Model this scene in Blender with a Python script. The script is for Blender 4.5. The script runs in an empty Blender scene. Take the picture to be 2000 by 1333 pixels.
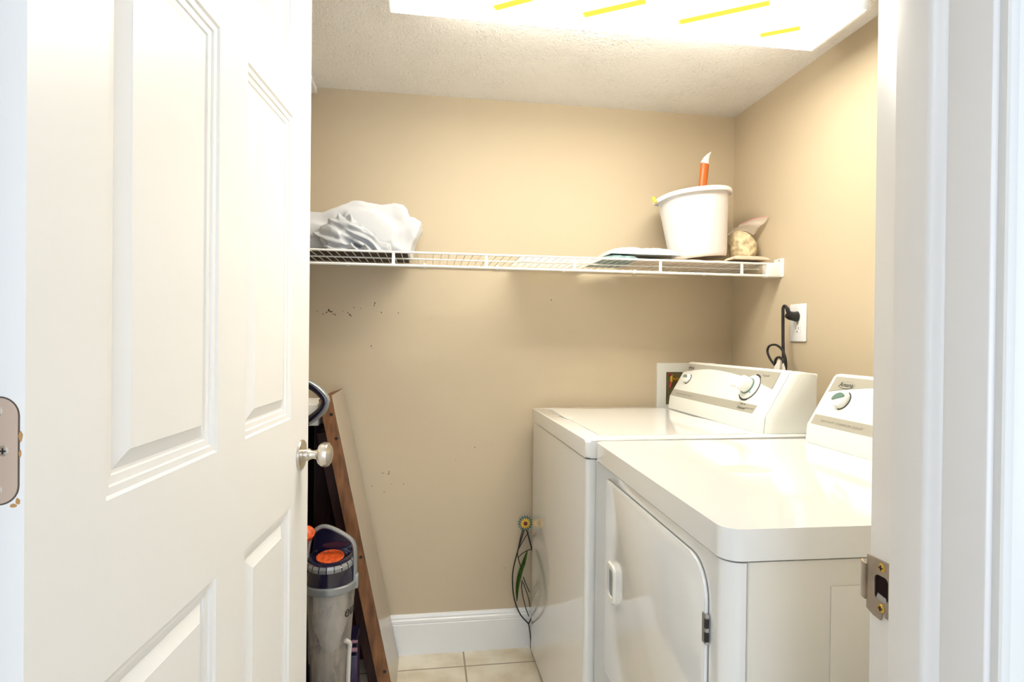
import bpy, bmesh, math, random
from mathutils import Vector, Matrix, noise
PI = math.pi
random.seed(4)
scene = bpy.context.scene
COL = scene.collection

# ------------------------------------------------------------------ camera
cam_d = bpy.data.cameras.new('camera')
cam = bpy.data.objects.new('camera', cam_d); COL.objects.link(cam)
cam_d.sensor_width = 36.0
cam_d.lens = 20.328
cam_d.clip_start = 0.02
yaw, pitch, roll = -0.1477, -0.0055, 0.0108
fwd = Vector((-math.sin(yaw)*math.cos(pitch), math.cos(yaw)*math.cos(pitch), math.sin(pitch)))
rgt = Vector((math.cos(yaw), math.sin(yaw), 0)); upv = rgt.cross(fwd)
r2 = rgt*math.cos(roll) + upv*math.sin(roll); u2 = -rgt*math.sin(roll) + upv*math.cos(roll)
R = Matrix((r2, u2, -fwd)).transposed().to_4x4()
cam.matrix_world = Matrix.Translation((-1.2153, -2.1689, 1.1742)) @ R
scene.camera = cam

# ------------------------------------------------------------------ world, big lights, exposure
LAMP_E = 30.0          # ceiling fixture diffuser
HALL_E = 33.0          # cool hall light from an added, unseen window opening
HALL_FILL_E = 8.0      # added soft fill under the hall ceiling, no lamp there
w = bpy.data.worlds.new('world'); scene.world = w; w.use_nodes = True
w.node_tree.nodes['Background'].inputs[0].default_value = (0.75, 0.85, 1.0, 1)
w.node_tree.nodes['Background'].inputs[1].default_value = 0.6
def area(name, loc, rot, sx, sy, energy, color):
    d = bpy.data.lights.new(name, 'AREA'); d.shape = 'RECTANGLE'; d.size = sx; d.size_y = sy
    d.energy = energy; d.color = color
    o = bpy.data.objects.new(name, d); COL.objects.link(o); o.location = loc; o.rotation_euler = rot
    return o
area('hall_cool_fill', (-.6, -4.28, 1.15), (PI/2, 0, 0), 2.0, 1.6, HALL_E, (0.72, 0.85, 1.0))  # cool light added in an assumed opening behind the camera
area('hall_fill_light', (-1.3, -2.9, 2.03), (0, 0, 0), 0.9, 0.6, HALL_FILL_E, (0.95, 0.96, 1.0))  # added overhead fill without a fixture
vs = scene.view_settings
vs.view_transform = 'Standard'; vs.look = 'None'; vs.gamma = 1.0; vs.use_curve_mapping = False
vs.exposure = 0.17

# ------------------------------------------------------------------ helpers
def lin(h):
    h = h.lstrip('#'); c = [int(h[i:i+2], 16)/255 for i in (0, 2, 4)]
    return tuple(x/12.92 if x <= .04045 else ((x+.055)/1.055)**2.4 for x in c)
def mat(name, col, rough=.5, metal=0., bump=None, coat=0., var=None, spec=None, alpha=None, trans=0., ior=None, sheen=0.):
    m = bpy.data.materials.new(name); m.use_nodes = True
    nt = m.node_tree; b = nt.nodes['Principled BSDF']
    c = lin(col) if isinstance(col, str) else col
    b.inputs['Base Color'].default_value = (*c, 1); b.inputs['Roughness'].default_value = rough
    b.inputs['Metallic'].default_value = metal
    if coat: b.inputs['Coat Weight'].default_value = coat; b.inputs['Coat Roughness'].default_value = .06
    if spec is not None: b.inputs['Specular IOR Level'].default_value = spec
    if alpha is not None: b.inputs['Alpha'].default_value = alpha
    if trans: b.inputs['Transmission Weight'].default_value = trans
    if ior: b.inputs['IOR'].default_value = ior
    if sheen: b.inputs['Sheen Weight'].default_value = sheen
    tc = nt.nodes.new('ShaderNodeTexCoord')
    if var:
        sc, am = var[0], var[1]
        mp = nt.nodes.new('ShaderNodeMapping'); nt.links.new(tc.outputs['Object'], mp.inputs[0])
        if len(var) > 2: mp.inputs['Scale'].default_value = var[2]
        n = nt.nodes.new('ShaderNodeTexNoise'); n.inputs['Scale'].default_value = sc; n.inputs['Detail'].default_value = 6
        nt.links.new(mp.outputs[0], n.inputs[0])
        rp = nt.nodes.new('ShaderNodeValToRGB'); rp.color_ramp.elements[0].position = .3; rp.color_ramp.elements[1].position = .7
        rp.color_ramp.elements[0].color = (*[max(0, x*(1-am)) for x in c], 1)
        rp.color_ramp.elements[1].color = (*[min(1, x*(1+am)) for x in c], 1)
        nt.links.new(n.outputs[0], rp.inputs[0]); nt.links.new(rp.outputs[0], b.inputs['Base Color'])
    if bump:
        n = nt.nodes.new('ShaderNodeTexNoise'); n.inputs['Scale'].default_value = bump[0]; n.inputs['Detail'].default_value = 4
        nt.links.new(tc.outputs['Object'], n.inputs[0])
        bp = nt.nodes.new('ShaderNodeBump'); bp.inputs['Strength'].default_value = bump[1]
        bp.inputs['Distance'].default_value = bump[2] if len(bump) > 2 else .01
        nt.links.new(n.outputs[0], bp.inputs['Height']); nt.links.new(bp.outputs[0], b.inputs['Normal'])
    return m

def box(bm, x0, x1, y0, y1, z0, z1, bev=0., seg=2):
    vsx = [bm.verts.new((x, y, z)) for x in (x0, x1) for y in (y0, y1) for z in (z0, z1)]
    fs = []
    for q in ((0,1,3,2), (4,6,7,5), (0,4,5,1), (2,3,7,6), (0,2,6,4), (1,5,7,3)):
        fs.append(bm.faces.new([vsx[i] for i in q]))
    if bev:
        es = list({e for f in fs for e in f.edges})
        bmesh.ops.bevel(bm, geom=es, offset=bev, segments=seg, profile=.5, affect='EDGES')
def prism(bm, pts, axis, a0, a1, bev=0., seg=2):
    """polygon pts (2-d) pushed along axis; 'x': (y,z)  'y': (x,z)  'z': (x,y)"""
    def P(p, a):
        return {'x': (a, p[0], p[1]), 'y': (p[0], a, p[1]), 'z': (p[0], p[1], a)}[axis]
    A = [bm.verts.new(P(p, a0)) for p in pts]; B = [bm.verts.new(P(p, a1)) for p in pts]
    n = len(pts); fs = [bm.faces.new(A), bm.faces.new(B[::-1])]
    for i in range(n): fs.append(bm.faces.new((A[i], B[i], B[(i+1) % n], A[(i+1) % n])))
    if bev:
        es = [e for f in fs[:2] for e in f.edges]
        bmesh.ops.bevel(bm, geom=es, offset=bev, segments=seg, profile=.5, affect='EDGES')
    return fs
def rrect(x0, x1, y0, y1, r, n=5):
    out = []
    for cx, cy, a in ((x1-r, y1-r, 0), (x0+r, y1-r, PI/2), (x0+r, y0+r, PI), (x1-r, y0+r, 1.5*PI)):
        for i in range(n+1):
            t = a + PI/2*i/n; out.append((cx+r*math.cos(t), cy+r*math.sin(t)))
    return out
def frames(pts):
    ps = [Vector(p) for p in pts]; n = len(ps); T = []
    for i in range(n):
        T.append((ps[min(i+1, n-1)]-ps[max(i-1, 0)]).normalized())
    a = Vector((0, 0, 1)) if abs(T[0].z) < .9 else Vector((1, 0, 0))
    N = (a - T[0]*a.dot(T[0])).normalized(); out = []
    for t in T:
        N = (N - t*N.dot(t)).normalized(); out.append((N.copy(), t.cross(N)))
    return ps, out
def tube(bm, pts, r, seg=8, sx=1., cap=True):
    ps, fr = frames(pts); rings = []
    for i, (p, (N, B)) in enumerate(zip(ps, fr)):
        rr = r(i/(len(ps)-1)) if callable(r) else r
        rings.append([bm.verts.new(p + N*rr*math.cos(2*PI*k/seg) + B*rr*sx*math.sin(2*PI*k/seg)) for k in range(seg)])
    for a, b in zip(rings, rings[1:]):
        for k in range(seg): bm.faces.new((a[k], a[(k+1) % seg], b[(k+1) % seg], b[k]))
    if cap: bm.faces.new(rings[0][::-1]); bm.faces.new(rings[-1])
def spline(pts, n=8):
    P = [Vector(p) for p in pts]; P = [P[0]*2-P[1]] + P + [P[-1]*2-P[-2]]; out = []
    for i in range(1, len(P)-2):
        for k in range(n):
            t = k/n; a, b, c, d = P[i-1:i+3]
            out.append(.5*((2*b)+(c-a)*t+(2*a-5*b+4*c-d)*t*t+(3*b-a-3*c+d)*t**3))
    out.append(P[-2]); return out
def lathe(bm, prof, M=None, seg=48, cap0=True, cap1=True):
    """profile (r, z) turned about z, then moved by M"""
    M = M or Matrix(); rings = []
    for r, z in prof:
        rings.append([bm.verts.new(M @ Vector((r*math.cos(2*PI*k/seg), r*math.sin(2*PI*k/seg), z))) for k in range(seg)])
    for a, b in zip(rings, rings[1:]):
        for k in range(seg): bm.faces.new((a[k], a[(k+1) % seg], b[(k+1) % seg], b[k]))
    if cap0: bm.faces.new(rings[0][::-1])
    if cap1: bm.faces.new(rings[-1])
def ellipsoid(bm, c, r, M=None):
    T = Matrix.Translation(c) @ (M or Matrix()) @ Matrix.Diagonal((*r, 1))
    bmesh.ops.create_uvsphere(bm, u_segments=24, v_segments=14, radius=1, matrix=T)
def axis_m(loc, d):
    return Matrix.Translation(loc) @ Vector((0, 0, 1)).rotation_difference(Vector(d)).to_matrix().to_4x4()
def obj(name, bm, m, parent=None, smooth=35, xf=None):
    if xf is not None: bmesh.ops.transform(bm, matrix=xf, verts=bm.verts)
    bmesh.ops.recalc_face_normals(bm, faces=bm.faces)
    me = bpy.data.meshes.new(name); bm.to_mesh(me); bm.free()
    if m is not None: me.materials.append(m)
    if smooth:
        me.polygons.foreach_set('use_smooth', [True]*len(me.polygons)); me.set_sharp_from_angle(angle=math.radians(smooth))
    o = bpy.data.objects.new(name, me); COL.objects.link(o)
    if parent is not None: attach(o, parent)
    return o
ROOTLOC = {}
def attach(o, parent):
    o.parent = parent
    T = parent.location if parent.type == 'EMPTY' else Vector((0, 0, 0))     # part meshes keep world coordinates
    o.matrix_parent_inverse = Matrix.Translation(-T)
def thing(name, label, cat, loc, group=None):
    o = bpy.data.objects.new(name, None); o.empty_display_size = .05; COL.objects.link(o); o.location = loc
    tag(o, label, cat, group); return o
def tag(o, label, cat, group=None):
    o['label'] = label; o['category'] = cat
    if group: o['group'] = group
    return o
def struct(o, label=None, cat=None):
    o['kind'] = 'structure'
    if label: o['label'] = label
    if cat: o['category'] = cat
    return o
def nb(): return bmesh.new()
def text_mesh(name, s, size, m, parent, origin, ex, ey, ext=.0002, warp=None, shear=0.):
    c = bpy.data.curves.new(name, 'FONT'); c.body = s; c.size = size; c.align_x = 'CENTER'; c.align_y = 'CENTER'
    c.extrude = ext; c.shear = shear; c.resolution_u = 3
    t = bpy.data.objects.new(name+'_tmp', c); COL.objects.link(t)
    dg = bpy.context.evaluated_depsgraph_get(); me = bpy.data.meshes.new_from_object(t.evaluated_get(dg))
    bpy.data.objects.remove(t)
    bm = nb(); bm.from_mesh(me); bpy.data.meshes.remove(me)
    ex = Vector(ex).normalized(); ey = Vector(ey).normalized(); ez = ex.cross(ey); o = Vector(origin)
    for v in bm.verts:
        if warp: v.co = Vector(warp(v.co.x, v.co.y, v.co.z))
        else: v.co = o + ex*v.co.x + ey*v.co.y + ez*v.co.z
    return obj(name, bm, m, parent, smooth=0)

# ------------------------------------------------------------------ materials
def wall_mat(name, col):
    return mat(name, col, .62, bump=(260, .12, .002), var=(1.6, .03), spec=.3)
M = {}
M['tan'] = wall_mat('tan_wall_paint', (0.565, 0.470, 0.335))
M['hallwall'] = wall_mat('hall_wall_paint', (0.72, 0.68, 0.62))
M['door'] = mat('white_door_paint', (0.86, 0.855, 0.85), .34, bump=(90, .03, .002))
M['trimp'] = mat('white_trim_paint', (0.82, 0.81, 0.81), .32, bump=(60, .05, .003))
M['base'] = mat('white_baseboard_paint', (0.83, 0.84, 0.84), .3)
M['enamel'] = mat('white_enamel', (0.88, 0.89, 0.89), .09, coat=.6)
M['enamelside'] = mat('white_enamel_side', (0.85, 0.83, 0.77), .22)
M['conwhite'] = mat('white_console_plastic', (0.87, 0.88, 0.85), .3)
M['congrey'] = mat('grey_console_band', (0.42, 0.40, 0.34), .4)
M['seam'] = mat('dark_seam', (0.05, 0.05, 0.05), .8)
M['seamsoft'] = mat('grey_seam', (0.25, 0.25, 0.24), .8)
M['black'] = mat('black_plastic', (0.012, 0.012, 0.014), .35)
M['ink'] = mat('dark_ink', (0.04, 0.045, 0.04), .6)
M['inkgrey'] = mat('grey_ink', (0.30, 0.28, 0.24), .6)
M['green'] = mat('grey_green_pointer', (0.13, 0.24, 0.20), .4)
M['greypt'] = mat('grey_pointer', (0.22, 0.25, 0.26), .4)
M['nickel'] = mat('brushed_nickel', (0.70, 0.66, 0.60), .28, metal=1, bump=(300, .05, .001))
M['agednickel'] = mat('aged_nickel', (0.47, 0.40, 0.32), .36, metal=.9, var=(40, .15))
M['hingetan'] = mat('satin_tan_nickel', (0.66, 0.53, 0.44), .5, metal=.45)
M['chrome'] = mat('steel_hinge', (0.55, 0.55, 0.56), .3, metal=1)
M['brass'] = mat('brass', (0.72, 0.48, 0.10), .28, metal=1)
M['redplastic'] = mat('red_plastic', (0.30, 0.02, 0.015), .4)
M['wire'] = mat('white_vinyl_wire', (0.86, 0.85, 0.82), .35)
M['whitecloth'] = mat('white_cotton', (0.62, 0.62, 0.63), .85, bump=(700, .1, .002), sheen=.2)
M['greycloth'] = mat('grey_satin', (0.46, 0.47, 0.49), .36, bump=(800, .08, .002), sheen=.3)
M['bucket'] = mat('white_bucket_plastic', (0.80, 0.775, 0.785), .35)
M['orange'] = mat('orange_plastic', (0.60, 0.14, 0.015), .35)
M['yellow'] = mat('yellow_plastic', (0.85, 0.55, 0.05), .4)
M['brushwhite'] = mat('white_plastic', (0.85, 0.85, 0.82), .4)
M['bluepack'] = mat('pale_blue_wrap', (0.62, 0.74, 0.80), .25, var=(30, .2, (1, 3, 6)), bump=(60, .4, .004))
M['tealpack'] = mat('teal_green_wrap', (0.20, 0.30, 0.30), .35, var=(40, .5, (2, 6, 1)), bump=(60, .4, .004))
M['beigecloth'] = mat('beige_cloth', (0.66, 0.52, 0.40), .8, var=(22, .22, (1, 3, 1)), bump=(120, .3, .004))
M['bagfill'] = mat('beige_grain_in_bag', (0.66, 0.54, 0.34), .45, var=(60, .35), bump=(90, .6, .006))
M['bagfilm'] = mat('clear_bag_film', (0.85, 0.75, 0.66), .2, alpha=.45)
M['pinkzip'] = mat('pink_zip_strip', (0.62, 0.30, 0.32), .4)
M['liner'] = mat('translucent_white_board', (0.90, 0.89, 0.86), .5)
_nt = M['liner'].node_tree; _t = _nt.nodes.new('ShaderNodeBsdfTranslucent'); _t.inputs[0].default_value = (.92, .91, .88, 1); _mx = _nt.nodes.new('ShaderNodeMixShader'); _mx.inputs[0].default_value = .88
_nt.links.new(_nt.nodes['Principled BSDF'].outputs[0], _mx.inputs[1]); _nt.links.new(_t.outputs[0], _mx.inputs[2]); _nt.links.new(_mx.outputs[0], _nt.nodes['Material Output'].inputs[0])
M['card'] = mat('white_board', (0.86, 0.84, 0.80), .5)
M['outlet'] = mat('white_wall_plate', (0.86, 0.86, 0.88), .3)
M['plumb'] = mat('white_box_plastic', (0.80, 0.80, 0.76), .4)
M['boardedge'] = mat('raw_brown_wood_edge', (0.21, 0.088, 0.032), .55, var=(9, .45, (6, 6, 1.2)), bump=(60, .2, .003))
M['boardface'] = mat('taupe_lacquered_board', (0.40, 0.33, 0.26), .18, var=(3, .06))
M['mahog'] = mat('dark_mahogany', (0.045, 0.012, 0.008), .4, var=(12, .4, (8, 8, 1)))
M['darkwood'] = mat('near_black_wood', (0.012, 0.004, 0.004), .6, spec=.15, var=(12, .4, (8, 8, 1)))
M['purple'] = mat('dark_purple_case', (0.035, 0.018, 0.06), .35, var=(20, .5, (6, 6, 1)))
M['purplelid'] = mat('mauve_rib', (0.30, 0.15, 0.20), .35)
M['navy'] = mat('navy_gloss_plastic', (0.010, 0.008, 0.028), .12, coat=.5)
M['silver'] = mat('silver_plastic', (0.30, 0.31, 0.31), .28, metal=.4)
M['orangefilter'] = mat('red_orange_cap', (0.80, 0.10, 0.02), .35, var=(120, .5))
M['bin'] = mat('dusty_clear_bin', (0.42, 0.37, 0.31), .12, var=(16, .3, (3, 3, .7)), alpha=.5)
M['dust'] = mat('dust_in_bin', (0.25, 0.20, 0.15), .9, var=(20, .5, (2, 2, .8)), bump=(80, .5, .005))
M['filterwhite'] = mat('white_filter', (0.62, 0.58, 0.52), .6)
M['petal'] = mat('teal_petal', (0.06, 0.17, 0.18), .4)
M['petalyellow'] = mat('yellow_petal', (0.80, 0.50, 0.06), .4)
M['flowercentre'] = mat('dark_red_flower_centre', (0.16, 0.02, 0.01), .5)
M['ironstem'] = mat('black_iron', (0.012, 0.010, 0.010), .45)
M['leaf'] = mat('green_leaf_enamel', (0.06, 0.14, 0.02), .35, var=(30, .5, (6, 1, 1)))
M['scuff'] = mat('dark_scuff', (0.10, 0.075, 0.055), .8)
M['housing'] = mat('white_lamp_housing', (0.86, 0.86, 0.84), .4)
M['chip'] = mat('bare_wood_chip', (0.50, 0.28, 0.10), .7)

# ceiling: stippled plaster
mc = mat('ceiling_plaster', (0.92, 0.905, 0.895), .8, spec=.2); M['ceil'] = mc
nt = mc.node_tree; tc = nt.nodes.new('ShaderNodeTexCoord')
n1 = nt.nodes.new('ShaderNodeTexNoise'); n1.inputs['Scale'].default_value = 75; n1.inputs['Detail'].default_value = 3; n1.inputs['Distortion'].default_value = 1.4
n2 = nt.nodes.new('ShaderNodeTexNoise'); n2.inputs['Scale'].default_value = 9; n2.inputs['Detail'].default_value = 2
mul = nt.nodes.new('ShaderNodeMath'); mul.operation = 'MULTIPLY'
bp = nt.nodes.new('ShaderNodeBump'); bp.inputs['Strength'].default_value = .85; bp.inputs['Distance'].default_value = .016
nt.links.new(tc.outputs['Object'], n1.inputs[0]); nt.links.new(tc.outputs['Object'], n2.inputs[0])
nt.links.new(n1.outputs[0], mul.inputs[0]); nt.links.new(n2.outputs[0], mul.inputs[1])
nt.links.new(mul.outputs[0], bp.inputs['Height']); nt.links.new(bp.outputs[0], nt.nodes['Principled BSDF'].inputs['Normal'])

# floor: travertine tile
mf = mat('travertine_tile', (0.74, 0.66, 0.52), .3); M['floor'] = mf
nt = mf.node_tree; b = nt.nodes['Principled BSDF']; tc = nt.nodes.new('ShaderNodeTexCoord')
mp = nt.nodes.new('ShaderNodeMapping'); mp.inputs['Location'].default_value = (1.066, .112, 0)
br = nt.nodes.new('ShaderNodeTexBrick'); br.offset = 0; br.squash = 1
for k, v in (('Scale', 1), ('Mortar Size', .0035), ('Mortar Smooth', .3), ('Brick Width', .33), ('Row Height', .33), ('Bias', 0)): br.inputs[k].default_value = v
br.inputs['Mortar'].default_value = (0.30, 0.25, 0.17, 1)
ns = nt.nodes.new('ShaderNodeTexNoise'); ns.inputs['Scale'].default_value = 9; ns.inputs['Detail'].default_value = 8
rp = nt.nodes.new('ShaderNodeValToRGB'); rp.color_ramp.elements[0].position = .32; rp.color_ramp.elements[1].position = .62
rp.color_ramp.elements[0].color = (0.62, 0.53, 0.38, 1); rp.color_ramp.elements[1].color = (0.78, 0.72, 0.60, 1)
nt.links.new(tc.outputs['Object'], mp.inputs[0]); nt.links.new(mp.outputs[0], br.inputs[0])
nt.links.new(tc.outputs['Object'], ns.inputs[0]); nt.links.new(ns.outputs[0], rp.inputs[0])
nt.links.new(rp.outputs[0], br.inputs['Color1']); nt.links.new(rp.outputs[0], br.inputs['Color2'])
nt.links.new(br.outputs[0], b.inputs['Base Color'])

# lamp lens: glowing acrylic, four slanting yellow streaks of clipped tube glare painted into its glow
ml = bpy.data.materials.new('glowing_lens'); ml.use_nodes = True; M['lens'] = ml
nt = ml.node_tree; nt.nodes.clear()
out = nt.nodes.new('ShaderNodeOutputMaterial'); em = nt.nodes.new('ShaderNodeEmission'); nt.links.new(em.outputs[0], out.inputs[0])
tc = nt.nodes.new('ShaderNodeTexCoord'); sp = nt.nodes.new('ShaderNodeSeparateXYZ'); nt.links.new(tc.outputs['Object'], sp.inputs[0])
def mth(op, a, b_=None, clamp=False):
    n = nt.nodes.new('ShaderNodeMath'); n.operation = op; n.use_clamp = clamp
    for i, q in enumerate((a, b_)):
        if q is None: continue
        if isinstance(q, (int, float)): n.inputs[i].default_value = q
        else: nt.links.new(q, n.inputs[i])
    return n.outputs[0]
tot = None
for (xa, ya), (xb, yb), wd in (((-1.082, -.675), (-.95, -.765), .017), ((-.868, -.672), (-.66, -.805), .018), ((-.627, -.668), (-.345, -.855), .018), ((-.342, -.668), (-.215, -.749), .017)):
    L = math.hypot(xb-xa, yb-ya); dx, dy = (xb-xa)/L, (yb-ya)/L
    px = mth('SUBTRACT', sp.outputs[0], xa); py = mth('SUBTRACT', sp.outputs[1], ya)
    uu = mth('ADD', mth('MULTIPLY', px, dx), mth('MULTIPLY', py, dy))
    vv = mth('ABSOLUTE', mth('SUBTRACT', mth('MULTIPLY', px, dy), mth('MULTIPLY', py, dx)))
    a_ = mth('SUBTRACT', 1.6, mth('DIVIDE', vv, wd), True)
    e1 = mth('MULTIPLY', uu, 1/(.25*L), True); e2 = mth('MULTIPLY', mth('SUBTRACT', L, uu), 1/(.12*L), True)
    k = mth('MULTIPLY', a_, mth('MULTIPLY', e1, e2)); k = mth('POWER', k, .35); tot = k if tot is None else mth('ADD', tot, k, True)
mx = nt.nodes.new('ShaderNodeMix'); mx.data_type = 'RGBA'; nt.links.new(tot, mx.inputs['Factor'])
endd = mth('MINIMUM', mth('SUBTRACT', sp.outputs[0], -1.314), mth('SUBTRACT', -.119, sp.outputs[0]))      # the tubes stop short of the end caps
endf = mth('ADD', .05, mth('MULTIPLY', mth('POWER', mth('DIVIDE', endd, .24, True), 1.3), .95))
mx.inputs['A'].default_value = (LAMP_E, LAMP_E*.945, LAMP_E*.81, 1); mx.inputs['B'].default_value = (1.0, .84, .10, 1)
nt.links.new(mx.outputs['Result'], em.inputs[0])
ge = nt.nodes.new('ShaderNodeNewGeometry'); sn = nt.nodes.new('ShaderNodeSeparateXYZ'); nt.links.new(ge.outputs['True Normal'], sn.inputs[0])
flank = mth('ADD', .27, mth('MULTIPLY', mth('ABSOLUTE', sn.outputs[2]), .73))
bright = mth('MULTIPLY', flank, endf); inv = mth('SUBTRACT', 1, tot)
nt.links.new(mth('ADD', mth('MULTIPLY', bright, inv), tot), em.inputs[1])      # prismatic flanks glow less than the flat bottom

# ------------------------------------------------------------------ room shell
ZC = 2.069
XL = -1.80            # left wall
YJ = -1.617           # laundry side of the doorway wall
YH = -1.745           # hall side
OL, OR_, OT = -1.588, -0.745, 2.045
bm = nb(); box(bm, -3.4, 1.4, -4.4, .12, -.08, 0); struct(obj('floor', bm, M['floor']), 'cream travertine tile floor with thin grout lines', 'floor')
bm = nb(); box(bm, -3.4, 1.4, -4.4, .12, ZC, ZC+.08); struct(obj('ceiling', bm, M['ceil']), 'stippled off-white plaster ceiling', 'ceiling')
bm = nb(); box(bm, XL-.12, .12, 0, .12, 0, ZC); wall_back = struct(obj('wall_back', bm, M['tan']), 'tan back wall behind the wire shelf', 'wall')
bm = nb(); box(bm, 0, .12, YJ, 0, 0, ZC); struct(obj('wall_right', bm, M['tan']), 'tan right wall with the power outlet', 'wall')
bm = nb(); box(bm, XL-.12, XL, YJ, 0, 0, ZC); struct(obj('wall_left', bm, M['tan']), 'tan left wall behind the open door', 'wall')
bm = nb(); box(bm, XL, -1.613, YJ, 0, 2.047, ZC); struct(obj('trim_1', bm, M['ceil']), 'low plaster soffit along the left ceiling corner', 'soffit')
bm = nb()
box(bm, -3.3, OL-.02, YH+.003, YJ-.001, 0, ZC); box(bm, OR_+.02, 1.3, YH+.003, YJ-.001, 0, ZC); box(bm, OL-.02, OR_+.02, YH+.003, YJ-.001, OT+.02, ZC)
struct(obj('wall_front', bm, M['hallwall']), 'doorway wall between hall and laundry room', 'wall')
bm = nb(); box(bm, -3.4, -3.3, -4.4, YJ, 0, ZC); struct(obj('wall_hall_left', bm, M['hallwall']))
bm = nb(); box(bm, 1.3, 1.4, -4.4, YJ, 0, ZC); struct(obj('wall_hall_right', bm, M['hallwall']))
bm = nb()
box(bm, -3.3, -1.65, -4.4, -4.3, 0, ZC); box(bm, .45, 1.3, -4.4, -4.3, 0, ZC)
box(bm, -1.65, .45, -4.4, -4.3, 0, .3); box(bm, -1.65, .45, -4.4, -4.3, 1.98, ZC)
struct(obj('wall_hall_back', bm, M['hallwall']))

# wall marks: thin dark scuffs on the back wall
bm = nb()
def blob(x, z, rx, rz):
    n = 9; ph = random.random()*6
    pts = []
    for i in range(n):
        t = 2*PI*i/n; k = .6+.55*random.random()
        pts.append((x+rx*k*math.cos(t+ph), z+rz*k*math.sin(t+ph)))
    prism(bm, pts, 'y', -.0004, .001)
for x, z, a, b_ in ((-1.606,1.263,.003,.0015),(-1.565,1.266,.004,.006),(-1.556,1.262,.006,.003),(-1.572,1.259,.003,.003),(-1.548,1.253,.004,.002),(-1.584,1.253,.0025,.0025),(-1.541,1.251,.002,.004),
                    (-1.491,1.252,.004,.003),(-1.497,1.259,.002,.003),(-1.486,1.247,.002,.004),(-1.475,1.278,.0028,.0025),(-1.452,1.276,.002,.0015),(-1.515,1.266,.003,.0012),
                    (-1.402,1.296,.0022,.005),(-1.404,1.288,.0015,.004),(-1.378,1.262,.002,.003),(-1.317,1.261,.002,.0025),(-1.413,1.139,.0025,.003),(-1.411,1.131,.0015,.0015),(-.742,1.321,.0025,.003),
                    (-1.405,.625,.003,.0015),(-1.345,.672,.0012,.012),(-1.367,.671,.006,.001),(-1.35,.668,.003,.001),(-1.335,.632,.0025,.001),(-1.292,.629,.003,.0012),(-1.362,.601,.004,.0012),
                    (-1.101,.713,.002,.0012),(-.913,.30,.0015,.002),(-1.03,.76,.0015,.004)):
    blob(x, z, a, b_)
so = obj('scuff_mark', bm, M['scuff'], wall_back); so['label'] = 'dark scuff marks on the wall'

# baseboard with two grooves
def baseboard(name, a0, a1, axis, off, sgn, label):
    bm = nb()
    prof = [(0, 0), (.015, 0), (.015, .112), (.0135, .1135), (.0135, .1155), (.015, .117), (.0145, .127), (.0105, .131), (.0105, .133), (.011, .136), (.008, .143), (.003, .146), (0, .146)]
    pts = [(off+sgn*d, z) for d, z in prof]
    prism(bm, pts, 'x' if axis == 'x' else 'y', a0, a1)
    return struct(obj(name, bm, M['base'], smooth=25), label, 'baseboard')
baseboard('baseboard_back', XL, 0, 'x', -.0005, -1, 'white moulded baseboard along the back wall')
baseboard('baseboard_left', YJ, -.016, 'y', XL+.0005, 1, 'white moulded baseboard along the left wall')
baseboard('baseboard_right', YJ, -.016, 'y', -.0005, -1, 'white moulded baseboard behind the laundry machines')

# ------------------------------------------------------------------ door frame
def jamb(name, x, sgn, label):
    bm = nb(); box(bm, min(x, x+sgn*.019), max(x, x+sgn*.019), YH, YJ, 0, OT+.019, .0012, 1)
    # colonial stop: flat face towards the room, hollow towards the hall
    s = -sgn
    prism(bm, [(x, -1.6555), (x+s*.0112, -1.6555), (x+s*.0118, -1.658), (x+s*.0118, -1.6915), (x+s*.0110, -1.6945), (x+s*.0085, -1.6965), (x+s*.0055, -1.6985), (x+s*.003, -1.7015), (x, -1.7025)], 'z', 0, OT)
    return struct(obj(name, bm, M['trimp'], smooth=50), label, 'door frame')
j2 = jamb('trim_2', OR_, 1, 'white right door jamb with the strike plate')
jamb('trim_3', OL, -1, 'white left door jamb on the hinge side')
bm = nb(); box(bm, OL, OR_, YH, YJ, OT, OT+.019); box(bm, OL, OR_, -1.70, -1.6555, OT-.0115, OT); struct(obj('trim_4', bm, M['trimp']), 'white head jamb over the doorway', 'door frame')
def casing(name, x, sgn, label):
    bm = nb(); y = YH
    pr = [(0, 0), (0, -.0098), (.0015, -.0115), (.009, -.0118), (.0105, -.0108), (.012, -.008), (.017, -.0085), (.024, -.011), (.034, -.0145), (.046, -.0165), (.054, -.0168), (.057, -.015), (.057, 0)]
    prism(bm, [(x+sgn*a, y+b_+.003) for a, b_ in pr], 'z', 0, OT+.06)
    return struct(obj(name, bm, M['base'], smooth=40), label, 'door casing')
casing('trim_5', OR_+.0062, 1, 'white moulded casing right of the doorway')
casing('trim_6', OL-.0062, -1, 'white moulded casing left of the doorway')
bm = nb(); box(bm, OL-.063, OR_+.063, YH-.014, YH+.003, OT+.006, ZC-.002, .003, 1); struct(obj('trim_7', bm, M['base']), 'white casing over the doorway', 'door casing')

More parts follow.
